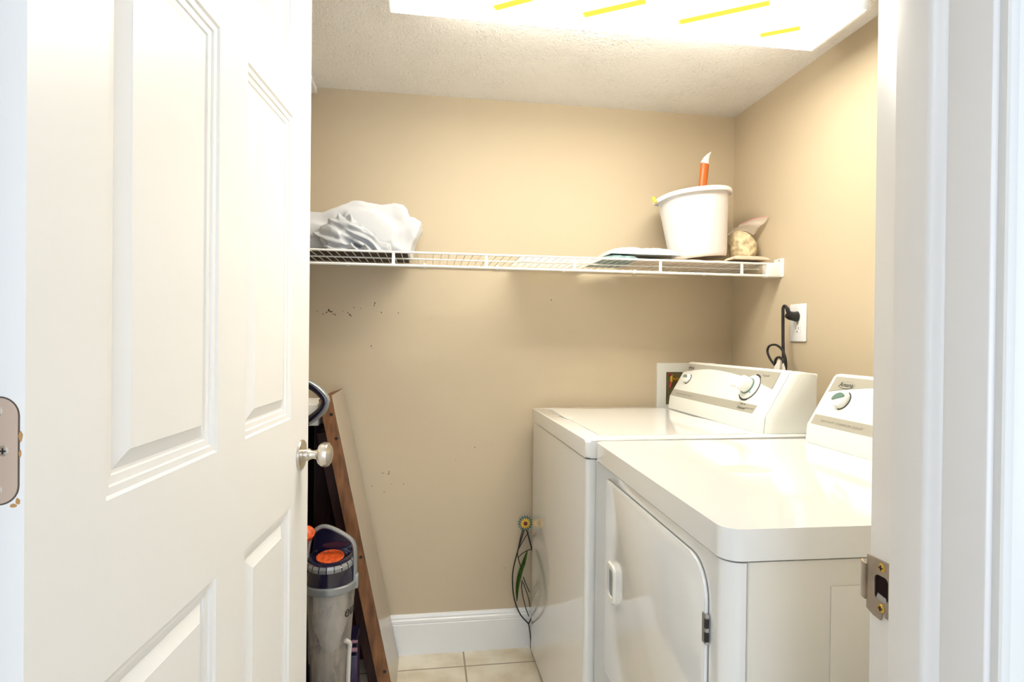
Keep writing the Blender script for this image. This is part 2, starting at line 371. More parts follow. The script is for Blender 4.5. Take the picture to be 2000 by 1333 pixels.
# strike plate on the right jamb
sp_ = thing('strike_plate', 'aged nickel latch strike plate screwed to the right door jamb', 'strike plate', (OR_-.001, -1.632, .919))
bm = nb(); x0, x1 = OR_-.0022, OR_-.0004
outer = [(-1.6155, .8905), (-1.6155, .9475)] + [(-1.648+.004*math.cos(t), .9475-.004+.004*math.sin(t)) for t in (PI/2, .75*PI, PI)] + [(-1.652+.004-.004*math.cos(t), .8945-.004*math.sin(t)) for t in (0, PI/4, PI/2)] + [(-1.6405, .8905), (-1.6395, .8965), (-1.6365, .8945), (-1.6362, .8905), (-1.6345, .8855), (-1.625, .8868)]
hole = rrect(-1.6445, -1.6265, .9055, .9315, .005, 4)
def plate_with_hole(bm, outer, hole, x0, x1):
    for x in (x0, x1):
        vo = [bm.verts.new((x, *p)) for p in outer]; vh = [bm.verts.new((x, *p)) for p in hole]
        eo = [bm.edges.new((vo[i], vo[(i+1) % len(vo)])) for i in range(len(vo))]; eh = [bm.edges.new((vh[i], vh[(i+1) % len(vh)])) for i in range(len(vh))]
        bmesh.ops.triangle_fill(bm, use_beauty=True, edges=eo+eh)
        if x == x0: A = (vo, vh)
        else:
            for a, b_ in zip(A, (vo, vh)):
                for i in range(len(a)): bm.faces.new((a[i], a[(i+1) % len(a)], b_[(i+1) % len(a)], b_[i]))
plate_with_hole(bm, outer, hole, x0, x1)
obj('plate', bm, M['agednickel'], sp_, smooth=30)
bm = nb()   # curved lip running past the jamb edge
lip = [(OR_-.0022, -1.616), (OR_-.0018, -1.612), (OR_+.0005, -1.607), (OR_+.004, -1.603), (OR_+.0032, -1.6015), (OR_-.0012, -1.606), (OR_-.0036, -1.6115), (OR_-.004, -1.616)]
prism(bm, lip, 'z', .8995, .9375); obj('lip', bm, M['agednickel'], sp_)
bm = nb(); box(bm, OR_-.0006, OR_-.0001, -1.6445, -1.6265, .9055, .9315); obj('latch_hole', bm, M['darkwood'], sp_)['label'] = 'dark latch hole'
bm = nb(); lathe(bm, [(.0008, -.0026), (.006, -.0026), (.007, -.001)], axis_m((OR_-.0008, -1.634, .909), (-1, 0, 0)), 14, cap0=False); prism(bm, [(-1.643, .9055), (-1.628, .9055), (-1.630, .9125), (-1.641, .9105)], 'x', OR_-.0016, OR_-.0004); obj('latch_tongue', bm, M['chrome'], sp_)
for zz in (.9405, .8985):
    bm = nb(); lathe(bm, [(.0044, 0), (.0044, .0006), (.0034, .0014), (.0, .0016)], axis_m((OR_-.0022, -1.636, zz), (-1, 0, 0)), 20, cap1=False)
    s = obj('screw', bm, M['brass'], sp_)
    bm = nb(); xx = OR_-.0039; box(bm, xx-.0002, xx+.0006, -1.636-.0026, -1.636+.0026, zz-.0006, zz+.0006); box(bm, xx-.0002, xx+.0006, -1.636-.0006, -1.636+.0006, zz-.0026, zz+.0026)
    obj('cross_slot', bm, M['black'], s)

# ------------------------------------------------------------------ six-panel door, standing open
DA = Vector((-1.547, -1.630, 0)); ang = math.radians(85.34)
DX = Matrix.Translation(DA) @ Matrix.Rotation(ang, 4, 'Z')      # local: x along leaf, y = +side is the far face; -y face looks at the room
DW, DH, DT = .836, 2.028, .035
door = thing('door_1', 'white six-panel door standing open into the laundry room', 'door', tuple(DX @ Vector((0, 0, .008)))); door['kind'] = 'structure'
bm = nb()
xs = [0, .108, .366, .470, .710, DW]; zs = [.008, .22, .817, 1.002, 1.624, 1.735, 1.925, DH]
def leaf_face(y, s):
    grid = {}
    def V(x, z, d=0.): return bm.verts.new((x, y+s*d, z))
    for i, x in enumerate(xs):
        for j, z in enumerate(zs): grid[i, j] = V(x, z)
    for i in range(5):
        for j in range(7):
            q = [grid[i, j], grid[i+1, j], grid[i+1, j+1], grid[i, j+1]]
            if i in (1, 3) and j in (1, 3, 5):
                x0, x1, z0, z1 = xs[i], xs[i+1], zs[j], zs[j+1]
                prev = q
                for ins, d in ((.003, .0035), (.011, .004), (.0125, .0068), (.021, .0080), (.0225, .0105), (.026, .0110), (.043, .0040), (.0455, .0022)):
                    cur = [V(x0+ins, z0+ins, d), V(x1-ins, z0+ins, d), V(x1-ins, z1-ins, d), V(x0+ins, z1-ins, d)]
                    for k in range(4): bm.faces.new((prev[k], prev[(k+1) % 4], cur[(k+1) % 4], cur[k]))
                    prev = cur
                bm.faces.new(prev)
            else: bm.faces.new(q)
    return grid
g0 = leaf_face(0, 1); g1 = leaf_face(DT, -1)
for i in range(5):
    for j in (0, 7): bm.faces.new((g0[i, j], g0[i+1, j], g1[i+1, j], g1[i, j]))
for j in range(7):
    for i in (0, 5): bm.faces.new((g0[i, j], g0[i, j+1], g1[i, j+1], g1[i, j]))
obj('door_leaf', bm, M['door'], door, smooth=18, xf=DX)
# knob: rosette, neck, egg-shaped handle
kx, kz = .779, .914
Kp = DX @ axis_m((kx, 0, kz), (0, -1, 0))
bm = nb(); lathe(bm, [(.0325, 0), (.033, .002), (.0315, .005), (.024, .0068), (.0125, .0072), (.0125, .011)], Kp, 40, cap1=False); ro = obj('rosette', bm, M['nickel'], door)
bm = nb(); lathe(bm, [(.0125, .007), (.0135, .009), (.0135, .018), (.0115, .020), (.0095, .027), (.0100, .034), (.0135, .038)], Kp, 32); obj('neck', bm, M['nickel'], door)
bm = nb(); lathe(bm, [(.0135, .037), (.021, .040), (.0265, .047), (.0275, .053), (.0255, .060), (.0185, .0655), (.009, .068), (.0005, .0685)], Kp, 40); obj('knob', bm, M['nickel'], door)
bm = nb(); box(bm, DW-.0005, DW+.0008, .006, .029, kz-.028, kz+.028); obj('latch_face_plate', bm, M['nickel'], door, xf=DX)
Kb = DX @ axis_m((kx, DT, kz), (0, 1, 0))
bm = nb(); lathe(bm, [(.0325, 0), (.033, .002), (.024, .0068), (.0125, .0072), (.010, .02), (.010, .034), (.021, .040), (.0275, .053), (.0255, .060), (.009, .068), (.0005, .0685)], Kb, 32); obj('inner_knob', bm, M['nickel'], door)
# hinges on the hinge edge (faces the hall); leaf with round corners on the face side
for hz in (1.075, .22, 1.80):
    pts = rrect(.0052, .0448, hz-.0445, hz+.0445, .0155, 8)
    bm = nb(); prism(bm, [(y, z) for y, z in pts], 'x', -.0008, .001, .0003, 1); h = obj('hinge_leaf', bm, M['hingetan'], door, xf=DX)
    bm = nb(); prism(bm, [(y, z) for y, z in rrect(.0040, .0460, hz-.0457, hz+.0457, .0165, 8)], 'x', -.0003, .0008); obj('hinge_mortise', bm, M['scuff'], h, xf=DX)
    bm = nb(); lathe(bm, [(.0055, -.05), (.0055, .05)], Matrix.Translation((-.001, .0475, hz)), 16); obj('hinge_knuckle', bm, M['nickel'], h, xf=DX)
    for yy, dz in ((.0165, 0), (.0215, .033), (.0215, -.033)):
        bm = nb(); lathe(bm, [(.0044, 0), (.0044, .0004), (.003, .0008), (.0002, .0008)], axis_m((-.0008, yy, hz+dz), (-1, 0, 0)), 18); s = obj('screw', bm, M['nickel'], h, xf=DX)
    bm = nb()
    for yy, dz in ((.0165, 0), (.0215, .033), (.0215, -.033)):
        box(bm, -.0018, -.0014, yy-.0026, yy+.0026, hz+dz-.0006, hz+dz+.0006); box(bm, -.0018, -.0014, yy-.0006, yy+.0006, hz+dz-.0026, hz+dz+.0026)
    obj('screw_slot', bm, M['black'], h, xf=DX)
    if hz == 1.075:
        bm = nb()
        for yy, zz, a, b_ in ((.0032, 1.087, .0016, .0042), (.0036, 1.073, .001, .003), (.0052, 1.0325, .0022, .0028), (.009, 1.0290, .003, .0015)):
            prism(bm, [(yy+a*math.cos(t)*(.7+.5*random.random()), zz+b_*math.sin(t)*(.7+.5*random.random())) for t in [2*PI*i/9 for i in range(9)]], 'x', -.0004, .0006)
        obj('paint_chip', bm, M['chip'], h, xf=DX)

# ------------------------------------------------------------------ ceiling light
cl = thing('ceiling_light', 'glowing white wraparound fluorescent ceiling light', 'ceiling light', (-.71, -.715, ZC))
FX0, FX1, FY0, FY1 = -1.320, -.113, -.859, -.621
bm = nb(); box(bm, FX0, FX1, FY0+.02, FY1-.02, ZC-.014, ZC-.0005, .002, 1); obj('housing', bm, M['housing'], cl)
bm = nb(); prism(bm, [(FY0+.004, ZC-.003), (FY0+.002, ZC-.012), (FY0+.012, 2.0155), (FY1-.012, 2.0155), (FY1-.002, ZC-.012), (FY1-.004, ZC-.003)], 'x', FX0+.006, FX1-.006); obj('lens', bm, M['lens'], cl, smooth=0)
for xa, xb in ((FX0, FX0+.0055), (FX1-.0055, FX1)):
    bm = nb(); prism(bm, [(FY0, ZC-.0005), (FY0-.001, ZC-.012), (FY0+.010, 2.014), (FY1-.010, 2.014), (FY1+.001, ZC-.012), (FY1, ZC-.0005)], 'x', xa, xb, .0008, 1); obj('end_cap', bm, M['housing'], cl)
# ------------------------------------------------------------------ washing machine
WA = Matrix.Translation((-.823, -.0555, 0)) @ Matrix.Rotation(.0194, 4, 'Z') @ Matrix.Translation((.823, .0555, 0))
YA, YB = -.0555, -.7445
washer = thing('washing_machine', 'white top-loading washing machine next to the back wall', 'washing machine', (-.48, -.40, 0))
bm = nb(); prism(bm, rrect(-.820, -.135, YB+.008, YA-.004, .012), 'z', .022, .8645); obj('cabinet', bm, M['enamel'], washer, xf=WA)
bm = nb(); prism(bm, rrect(-.808, -.145, YB+.014, YA-.014, .010), 'z', .862, .874); obj('seam', bm, M['seam'], washer, xf=WA)
for fx in (-.77, -.19):
    for fy in (YA-.06, YB+.06):
        bm = nb(); lathe(bm, [(.02, 0), (.022, .006), (.012, .010), (.012, .024)], Matrix.Translation((fx, fy, 0)), 16); obj('foot', bm, M['black'], washer, xf=WA)
bm = nb(); prism(bm, rrect(-.823, -.132, YB, YA, .013), 'z', .8685, .914, .006, 3); obj('top_panel', bm, M['enamel'], washer, xf=WA)
bm = nb(); prism(bm, rrect(-.765, -.335, YB+.055, YA-.06, .02), 'z', .913, .9165, .0012, 1)
lid = obj('lid', bm, M['enamel'], washer, xf=WA)
bm = nb(); prism(bm, rrect(-.772, -.752, -.36, -.24, .008), 'z', .9150, .9180, .001, 1); obj('lid_grip', bm, M['enamel'], lid, xf=WA)
def console(root, X, y0, y1, xf, name='console', kinkz=.960):
    """sloped control housing; y0 far end, y1 near end (rounded front corner)"""
    prof = [(-.303, .9145), (-.298, kinkz), (-.225, 1.083), (-.218, 1.0885), (-.208, 1.090), (-.16, 1.084), (-.143, 1.077), (-.137, 1.07), (-.135, .9145)]
    prof = [(a+X, b_) for a, b_ in prof]; xm = max(p[0] for p in prof)
    def loft(secs):
        bm = nb(); rings = [[bm.verts.new((min(a+o*(1 if i < 6 else .2), xm-.002*(i > 6)), y, b_-dz*(1 if 1 < i < 8 else 0))) for i, (a, b_) in enumerate(prof)] for y, o, dz in secs]
        for a, b_ in zip(rings, rings[1:]):
            n = len(a)
            for k in range(n): bm.faces.new((a[k], a[(k+1) % n], b_[(k+1) % n], b_[k]))
        bm.faces.new(rings[0]); bm.faces.new(rings[-1][::-1]); return bm
    c = obj(name, loft([(y0, .004, .002), (y0-.004, .001, .0005), (y0-.008, 0, 0), (y1+.040, 0, 0), (y1+.030, .002, 0), (y1+.020, .007, .0005), (y1+.014, .012, .001)]), M['conwhite'], root, smooth=40, xf=xf)
    obj('console_end_cap', loft([(y1+.0124, .012, .001), (y1+.008, .018, .002), (y1+.003, .028, .003), (y1, .040, .006)]), M['conwhite'], root, smooth=40, xf=xf)
    bm = nb(); tube(bm, [(a+.0125, y1+.0128, b_-.001) for a, b_ in prof[:6]], .0009, 6); obj('console_seam', bm, M['seamsoft'], c, xf=xf)
    k0 = Vector((-.298+X, 0, kinkz)); k1 = Vector((-.225+X, 0, 1.083)); es = (k1-k0).normalized(); en = Vector((-es.z, 0, es.x))
    return c, k0, es, en, (k1-k0).length
def face_plate(bm, k0, es, en, pts, h0=.0002, h1=.0008):
    A = [bm.verts.new(k0+es*s+en*h0+Vector((0, y, 0))) for y, s in pts]; B = [bm.verts.new(k0+es*s+en*h1+Vector((0, y, 0))) for y, s in pts]
    n = len(pts); bm.faces.new(A[::-1]); f = bm.faces.new(B)
    for i in range(n): bm.faces.new((A[i], A[(i+1) % n], B[(i+1) % n], B[i]))
    bmesh.ops.triangulate(bm, faces=[x for x in bm.faces if len(x.verts) > 4])
def face_pt(k0, es, en, y, s, h=0): return k0+es*s+en*h+Vector((0, y, 0))
def knob_part(root, name, k, y, s, prof, m, seg=36):
    k0, es, en = k; bm = nb(); lathe(bm, prof, axis_m(face_pt(k0, es, en, y, s), en), seg); return bm, m
def arcband(k, y, s, r0, r1, a0, a1, h, n=40):
    k0, es, en = k; bm = nb(); rows = []
    for i in range(n+1):
        t = a0+(a1-a0)*i/n
        rows.append([bm.verts.new(face_pt(k0, es, en, y+r*math.cos(t), s+r*math.sin(t), hh)) for r, hh in ((r0, h), (r1, h), (r1, h-.0012), (r0, h-.0012))])
    for a, b_ in zip(rows, rows[1:]):
        for q in range(4): bm.faces.new((a[q], a[(q+1) % 4], b_[(q+1) % 4], b_[q]))
    bm.faces.new(rows[0]); bm.faces.new(rows[-1][::-1]); return bm
def logo(root, k, y, s, wdt, xf):
    k0, es, en = k; ex = Vector((0, -1, 0))
    p = xf @ face_pt(k0, es, en, y, s, .0012); rot = xf.to_3x3()
    t = text_mesh('logo', 'Amana', wdt*.30, M['ink'], root, p, rot @ ex, rot @ es, shear=.1)
    bm = nb(); n = 40; rows = []
    for i in range(n+1):   # swoosh: oval ring, heavy underneath, open at the left top
        a = PI*1.12+(PI*1.75)*i/n; th = .0004+.0016*max(0, math.sin(PI*min(1, i/n*1.7)))
        rows.append([bm.verts.new(face_pt(k0, es, en, y-(wdt*.5+o)*math.cos(a), s-.0005+(wdt*.16+o)*math.sin(a), .0013)) for o in (0, th)])
    for a, b_ in zip(rows, rows[1:]): bm.faces.new((a[0], a[1], b_[1], b_[0]))
    obj('logo_swoosh', bm, M['ink'], t, smooth=0, xf=xf)
def face_text(root, k, s_, y, s, size, m, xf):
    k0, es, en = k; rot = xf.to_3x3()
    return text_mesh('lettering', s_, size, m, root, xf @ face_pt(k0, es, en, y, s, .0012), rot @ Vector((0, -1, 0)), rot @ es, ext=.0001)

con, k0, es, en, FL = console(washer, 0, YA-.034, YB+.047, WA); K = (k0, es, en)
def bands(con, K, y0, y1, ym, xf, sl=.104, sp=.131, sr=.110):
    top = [(y0, .1435), (y1, .1435)]
    n = 24; arc = []
    for i in range(n+1):
        y = y1+(y0-y1)*i/n
        if y > ym: t = (y-ym)/(y0-ym); s = sp-(sp-sl)*t**1.7
        else: t = (ym-y)/(ym-y1); s = sp-(sp-sr)*t**1.9
        arc.append((y, s))
    bm = nb(); face_plate(bm, *K, top+arc); obj('grey_top_band', bm, M['congrey'], con, smooth=0, xf=xf)
bands(con, K, -.098, -.664, -.29, WA, .106, .130, .088)
bm = nb(); face_plate(bm, *K, [(-.098, .004), (-.636, .004), (-.640, .031), (-.098, .031)]); obj('grey_lower_band', bm, M['congrey'], con, smooth=0, xf=WA)
logo(con, K, -.142, .127, .050, WA)
face_text(con, K, 'HEAVY DUTY  EXTRA CAPACITY', -.20, .0165, .0085, M['inkgrey'], WA)
face_text(con, K, 'Delicate', -.572, .0140, .0125, M['ink'], WA)
face_text(con, K, 'OFF  ON', -.572, .0265, .0065, M['ink'], WA)
face_text(con, K, 'FABRIC GUIDE', -.612, .0165, .007, M['inkgrey'], WA)
face_text(con, K, 'Regular', -.607, .1285, .0125, M['inkgrey'], WA)
face_text(con, K, 'Normal  Wash', -.485, .080, .010, M['congrey'], WA)
def dial(root, K, y, s, R0, xf):
    d = obj('cycle_dial', knob_part(root, '', K, y, s, [(R0, .0006), (R0, .004), (R0*.93, .0065), (R0*.72, .009), (.001, .009)], None)[0], M['conwhite'], root, xf=xf)
    obj('dial_grip', knob_part(root, '', K, y, s, [(R0*.60, .009), (R0*.56, .034), (R0*.52, .037), (.001, .038)], None)[0], M['conwhite'], d, xf=xf)
    obj('dial_grip_ring', knob_part(root, '', K, y, s, [(R0*.66, .0095), (R0*.66, .0125), (R0*.58, .013)], None)[0], M['green'], d, xf=xf)
    obj('dial_scale', arcband(K, y, s, R0+.0002, R0+.0026, 1.5, 5.2, .0013), M['ink'], d, smooth=0, xf=xf)
    for aa in ([-2.4+.11*i for i in range(12)], [.95+.12*i for i in range(6)]):
      bm = nb()
      for a in aa:
        p = [face_pt(*K, y-rr*math.cos(a)+w_*math.sin(a), s+rr*math.sin(a)+w_*math.cos(a), .0014) for rr, w_ in ((R0+.0004, -.0024), (R0+.0056, -.0024), (R0+.0056, .0024), (R0+.0004, .0024))]
        bm.faces.new([bm.verts.new(q) for q in p])
      obj('dial_ticks', bm, M['ink'], d, smooth=0, xf=xf)
    bm = nb(); lathe(bm, [(.002, .0086), (.002, .0094)], axis_m(face_pt(*K, y-.025, s-.019), K[2]), 10); obj('dial_pointer', bm, M['ink'], d, xf=xf)
dial(con, K, -.560, .084, .0405, WA)
def small_knob(root, K, y, s, R0, pm, xf, pang):
    d = obj('control_knob', knob_part(root, '', K, y, s, [(R0, .0006), (R0*.98, .010), (R0*.9, .013), (.001, .0135)], None, 28)[0], M['conwhite'], root, xf=xf)
    obj('knob_scale', arcband(K, y, s, R0+.0015, R0+.0040, 1.9, 4.7, .0013), M['ink'], d, smooth=0, xf=xf)
    bm = nb(); n = 18; c, s_ = math.cos(pang), math.sin(pang)
    pts = [(R0*.86*math.cos(t), R0*.62*math.sin(t)) for t in [PI*i/n for i in range(n+1)]]
    face_plate(bm, *K, [(y-(a*c-b_*s_), s+(a*s_+b_*c)) for a, b_ in pts], .0125, .0165); obj('knob_pointer', bm, pm, d, smooth=0, xf=xf)
small_knob(con, K, -.160, .080, .0170, M['greypt'], WA, .0)

# ------------------------------------------------------------------ clothes dryer
DR = Matrix.Translation((-.787, -.7495, 0)) @ Matrix.Rotation(-.0268, 4, 'Z') @ Matrix.Translation((.787, .7495, 0))
YA2, YB2 = -.7495, -1.431
dryer = thing('clothes_dryer', 'white front-loading clothes dryer nearest the doorway', 'clothes dryer', (-.45, -1.09, 0))
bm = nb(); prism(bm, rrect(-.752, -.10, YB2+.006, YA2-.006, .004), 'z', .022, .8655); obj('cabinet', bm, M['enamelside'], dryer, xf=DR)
bm = nb(); prism(bm, rrect(-.77, -.12, YB2+.018, YA2-.018, .010), 'z', .03, .876); obj('seam', bm, M['seam'], dryer, xf=DR)
fp = [(-.7551, YB2+.004)]+[(-.785+.026-.026*math.sin(t), YB2+.004+.026-.026*math.cos(t)) for t in [PI/2*i/10 for i in range(11)]]+[(-.785, YA2-.0042), (-.7838, YA2-.0016), (-.781, YA2-.0012), (-.7551, YA2-.0012)]
bm = nb(); prism(bm, fp, 'z', .022, .8655); obj('front_panel', bm, M['enamel'], dryer, xf=DR)
for fx in (-.72, -.17):
    for fy in (YA2-.06, YB2+.06):
        bm = nb(); lathe(bm, [(.02, 0), (.022, .006), (.012, .010), (.012, .024)], Matrix.Translation((fx, fy, 0)), 16); obj('foot', bm, M['black'], dryer, xf=DR)
bm = nb(); prism(bm, rrect(-.789, -.085, YB2, YA2, .028, 10), 'z', .8695, .914, .011, 5); top = obj('top_panel', bm, M['enamel'], dryer, xf=DR)
bm = nb()
mY = mat('yellow_oil_stain', (0.88, 0.83, 0.62), .3, var=(30, .12)); blobp = []
for i in range(18):
    t = 2*PI*i/18; blobp.append((-.565+.055*math.cos(t)*(.8+.3*random.random()), -1.075+.035*math.sin(t)*(.8+.3*random.random())))
prism(bm, blobp, 'z', .9138, .9144); st = obj('stain', bm, mY, top, smooth=0, xf=DR); st['label'] = 'faint yellow stain on the white top'
# side embossing
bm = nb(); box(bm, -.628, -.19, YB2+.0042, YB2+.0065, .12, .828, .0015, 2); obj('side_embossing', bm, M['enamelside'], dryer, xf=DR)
# door with gasket line, handle and hinges
def dshape(g): # (y,z) rounded shape: near-top corner radius large
    y0, y1, z0, z1 = -1.376-g, -.862+g, .40-g, .845+g; pts = []
    for cx, cz, r, a in ((y1-.008, z1-.008, .008, 0), (y0+.055, z1-.055, .055, PI/2), (y0+.055, z0+.055, .055, PI), (y1-.008, z0+.008, .008, 1.5*PI)):
        for i in range(9):
            t = a+PI/2*i/8; pts.append((cx+r*math.cos(t), cz+r*math.sin(t)))
    return pts
dd = obj('door', (lambda b_: (prism(b_, dshape(0), 'x', -.7905, -.784, .0022, 2), b_)[1])(nb()), M['enamel'], dryer, xf=DR)
bm = nb(); prism(bm, dshape(.0022), 'x', -.7858, -.7845); obj('door_gap', bm, M['seamsoft'], dryer, xf=DR)
hy0, hy1, hz0, hz1 = -.944, -.888, .580, .668
bm = nb(); o_ = rrect(hy0, hy1, hz0, hz1, .014, 5); i_ = rrect(hy0+.009, hy1-.009, hz0+.013, hz1-.013, .010, 5)
rows = []
for x, A in ((-.7900, o_), (-.7955, [(a*.94+(hy0+hy1)/2*.06, b_*.94+(hz0+hz1)/2*.06) for a, b_ in o_]), (-.7955, i_), (-.7907, [(a, b_) for a, b_ in i_])): rows.append([bm.verts.new((x, *p)) for p in A])
for a, b_ in zip(rows, rows[1:]):
    n = len(a)
    for q in range(n): bm.faces.new((a[q], a[(q+1) % n], b_[(q+1) % n], b_[q]))
hd = obj('handle', bm, M['conwhite'], dd, xf=DR)
bm = nb(); prism(bm, rrect(hy0+.008, hy1-.008, hz0+.012, hz1-.012, .010, 5), 'x', -.7912, -.7902); obj('grip_recess', bm, mat('grey_recess', (0.30, 0.30, 0.30), .5), dd, xf=DR)
for hz in (.752, .47):
    bm = nb(); box(bm, -.7925, -.7865, -1.383, -1.370, hz-.022, hz+.022, .001, 1); h = obj('hinge', bm, M['chrome'], dryer, xf=DR)
    bm = nb(); box(bm, -.7935, -.788, -1.3845, -1.3800, hz+.003, hz+.016); box(bm, -.7935, -.788, -1.3845, -1.3800, hz-.017, hz-.004)
    obj('hinge_slot', bm, M['black'], h, xf=DR)
con2, k0, es, en, FL = console(dryer, .061, YA2-.035, YB2+.025, DR); K2 = (k0, es, en)
bands(con2, K2, -.800, -1.37, -1.02, DR, .098, .128, .09)
bm = nb(); face_plate(bm, *K2, [(-.800, .004), (-1.35, .004), (-1.353, .031), (-.800, .031)]); obj('grey_lower_band', bm, M['congrey'], con2, smooth=0, xf=DR)
logo(con2, K2, -.851, .122, .058, DR)
face_text(con2, K2, 'HEAVY DUTY  COMMERCIAL QUALITY', -.905, .0165, .0085, M['inkgrey'], DR)
small_knob(con2, K2, -.866, .079, .0220, M['green'], DR, .35)
dial(con2, K2, -1.25, .080, .034, DR)

# ------------------------------------------------------------------ wire shelf
sh = thing('wire_shelf', 'white ventilated wire shelf across the back wall', 'shelf', (-.9, -.005, 1.44))
YF = -.318
def rod(name, x0, x1, y, z, r, parent): bm = nb(); tube(bm, [(x0, y, z), (x1, y, z)], r, 10); return obj(name, bm, M['wire'], parent)
SX0, SX1 = XL+.002, -.010
rod('top_rail', SX0, SX1, YF, 1.4400, .0036, sh); rod('bottom_rail', SX0, SX1, YF, 1.3985, .0042, sh)
rod('middle_rod', SX0, SX1, -.200, 1.4355, .0028, sh); rod('back_rod', SX0, SX1, -.008, 1.4355, .0028, sh)
bm = nb(); x = SX0+.02
while x < SX1: tube(bm, [(x, YF-.001, 1.4405), (x, -.004, 1.4405)], .00135, 6); x += .0254
obj('wire_deck', bm, M['wire'], sh)
for x in (-1.612, -1.319, -1.026, -.735, -.438, -.144):
    bm = nb(); prism(bm, [(x-.0055, 1.399), (x+.0055, 1.399), (x+.0045, 1.438), (x-.0045, 1.438)], 'y', YF-.0015, YF+.0025, .0008, 1); obj('strut', bm, M['wire'], sh)
for x in (-1.497, -1.222, -.954, -.697, -.414, -.125):
    bm = nb(); box(bm, x-.006, x+.006, -.013, -.0005, 1.429, 1.446, .002, 1); c = obj('wall_clip', bm, M['wire'], sh)
    bm = nb(); lathe(bm, [(.0016, 0), (.0016, .0006)], axis_m((x, -.013, 1.437), (0, -1, 0)), 8); obj('clip_screw', bm, M['seamsoft'], c)
bm = nb(); box(bm, -.050, -.001, -.328, -.287, 1.3945, 1.4415, .003, 2); eb = obj('end_bracket', bm, M['wire'], sh)
bm = nb(); prism(bm, rrect(-.340, -.285, 1.394, 1.459, .004, 3), 'x', -.004, -.0004, .0008, 1); obj('bracket_flange', bm, M['wire'], eb)
bm = nb(); lathe(bm, [(.0025, 0), (.0025, .0006)], axis_m((-.004, -.316, 1.453), (-1, 0, 0)), 10); obj('bracket_screw', bm, M['ink'], eb)
bm = nb(); box(bm, -.054, -.046, -.3265, -.310, 1.394, 1.442, .002, 1); obj('bracket_lip', bm, M['wire'], eb)

# ------------------------------------------------------------------ cloths on the shelf
DECK = 1.4422
def soft(name, m, lumps, flat, voxel, fold, seedv, zmin=DECK+.0006, parent=None, sil=None, flat_y=None, back_y=-.016):
    bm = nb()
    for c, r, rz in lumps: ellipsoid(bm, c, r, Matrix.Rotation(rz, 4, 'Y'))
    for f in flat: box(bm, *f)
    if sil: prism(bm, sil[0], 'y', sil[1], sil[2])
    me = bpy.data.meshes.new(name); bm.to_mesh(me); bm.free()
    o = bpy.data.objects.new(name+'_raw', me); COL.objects.link(o)
    md = o.modifiers.new('r', 'REMESH'); md.mode = 'VOXEL'; md.voxel_size = voxel
    sm = o.modifiers.new('s', 'SMOOTH'); sm.iterations = 4; sm.factor = .5
    dg = bpy.context.evaluated_depsgraph_get(); me2 = bpy.data.meshes.new_from_object(o.evaluated_get(dg))
    bpy.data.objects.remove(o); bm = nb(); bm.from_mesh(me2); bm.normal_update()
    for v in bm.verts:
        d = fold(v.co, seedv); v.co = v.co + v.normal*d
    bmesh.ops.smooth_vert(bm, verts=bm.verts, factor=.3, use_axis_x=True, use_axis_y=True, use_axis_z=True)
    for v in bm.verts:
        if v.co.z < zmin: v.co.z = zmin
        if v.co.y > back_y: v.co.y = back_y
        if flat_y and v.co.y < flat_y: v.co.y = flat_y+(v.co.y-flat_y)*.1
    return obj(name, bm, m, parent, smooth=180)
def fold_soft(p, s):
    q = Vector((p.x*9+p.z*6, p.y*6, p.z*9-p.x*3))+Vector((s, 0, 0))
    return .008*(1-2.4*abs(noise.noise(q)))-.005+.003*noise.noise(p*30)
def fold_sharp(p, s):
    a, b_ = (p.x*.62+p.z*.78), (-p.x*.78+p.z*.62)          # folds fan down to the right
    wv = noise.noise(Vector((p.x*10, p.y*10, p.z*10+s)))
    r = 1-abs(noise.noise(Vector((a*46+wv*1.4, b_*9, p.y*14+s))))*2
    r2 = 1-abs(noise.noise(Vector((a*22-wv, b_*13, p.y*8-s))))*2
    return .017*r+.013*r2-.014
SIL = [(-1.74, 1.445), (-1.74, 1.566), (-1.60, 1.574), (-1.545, 1.573), (-1.50, 1.588), (-1.455, 1.609), (-1.42, 1.612), (-1.36, 1.606), (-1.32, 1.613), (-1.290, 1.606), (-1.277, 1.590), (-1.281, 1.566), (-1.257, 1.564), (-1.231, 1.551), (-1.244, 1.52), (-1.260, 1.49), (-1.266, 1.445)]
ws = soft('white_bedding', M['whitecloth'], [((-1.40, -.21, 1.53), (.11, .075, .060), .35), ((-1.58, -.205, 1.51), (.12, .062, .045), 0)], [], .0055, fold_soft, 3.1, zmin=DECK+.0072, sil=(SIL, -.250, -.035), flat_y=-.260)
tag(ws, 'bundled white cotton bedding at the left end of the wire shelf', 'bedding')
gs = soft('satin_cloth', M['greycloth'],
    [((-1.510, -.286, 1.482), (.055, .020, .036), .25), ((-1.470, -.286, 1.508), (.050, .018, .050), .6), ((-1.425, -.286, 1.496), (.085, .018, .030), .62), ((-1.385, -.284, 1.468), (.070, .018, .020), .45)],
    [(-1.545, -1.345, -.300, -.274, 1.4445, 1.456)], .0028, fold_sharp, 7.7, back_y=-.2695)
for v in gs.data.vertices: v.co.y = max(v.co.y, -.3125)
tag(gs, 'crumpled silver grey satin cloth in front of the white bedding', 'cloth')

bm = nb(); box(bm, -.905, -.63, -.285, -.016, DECK+.0005, DECK+.0030, .0008, 1); tag(obj('white_board', bm, M['liner'], None), 'thin flat white board lying on the middle of the wire shelf', 'board')

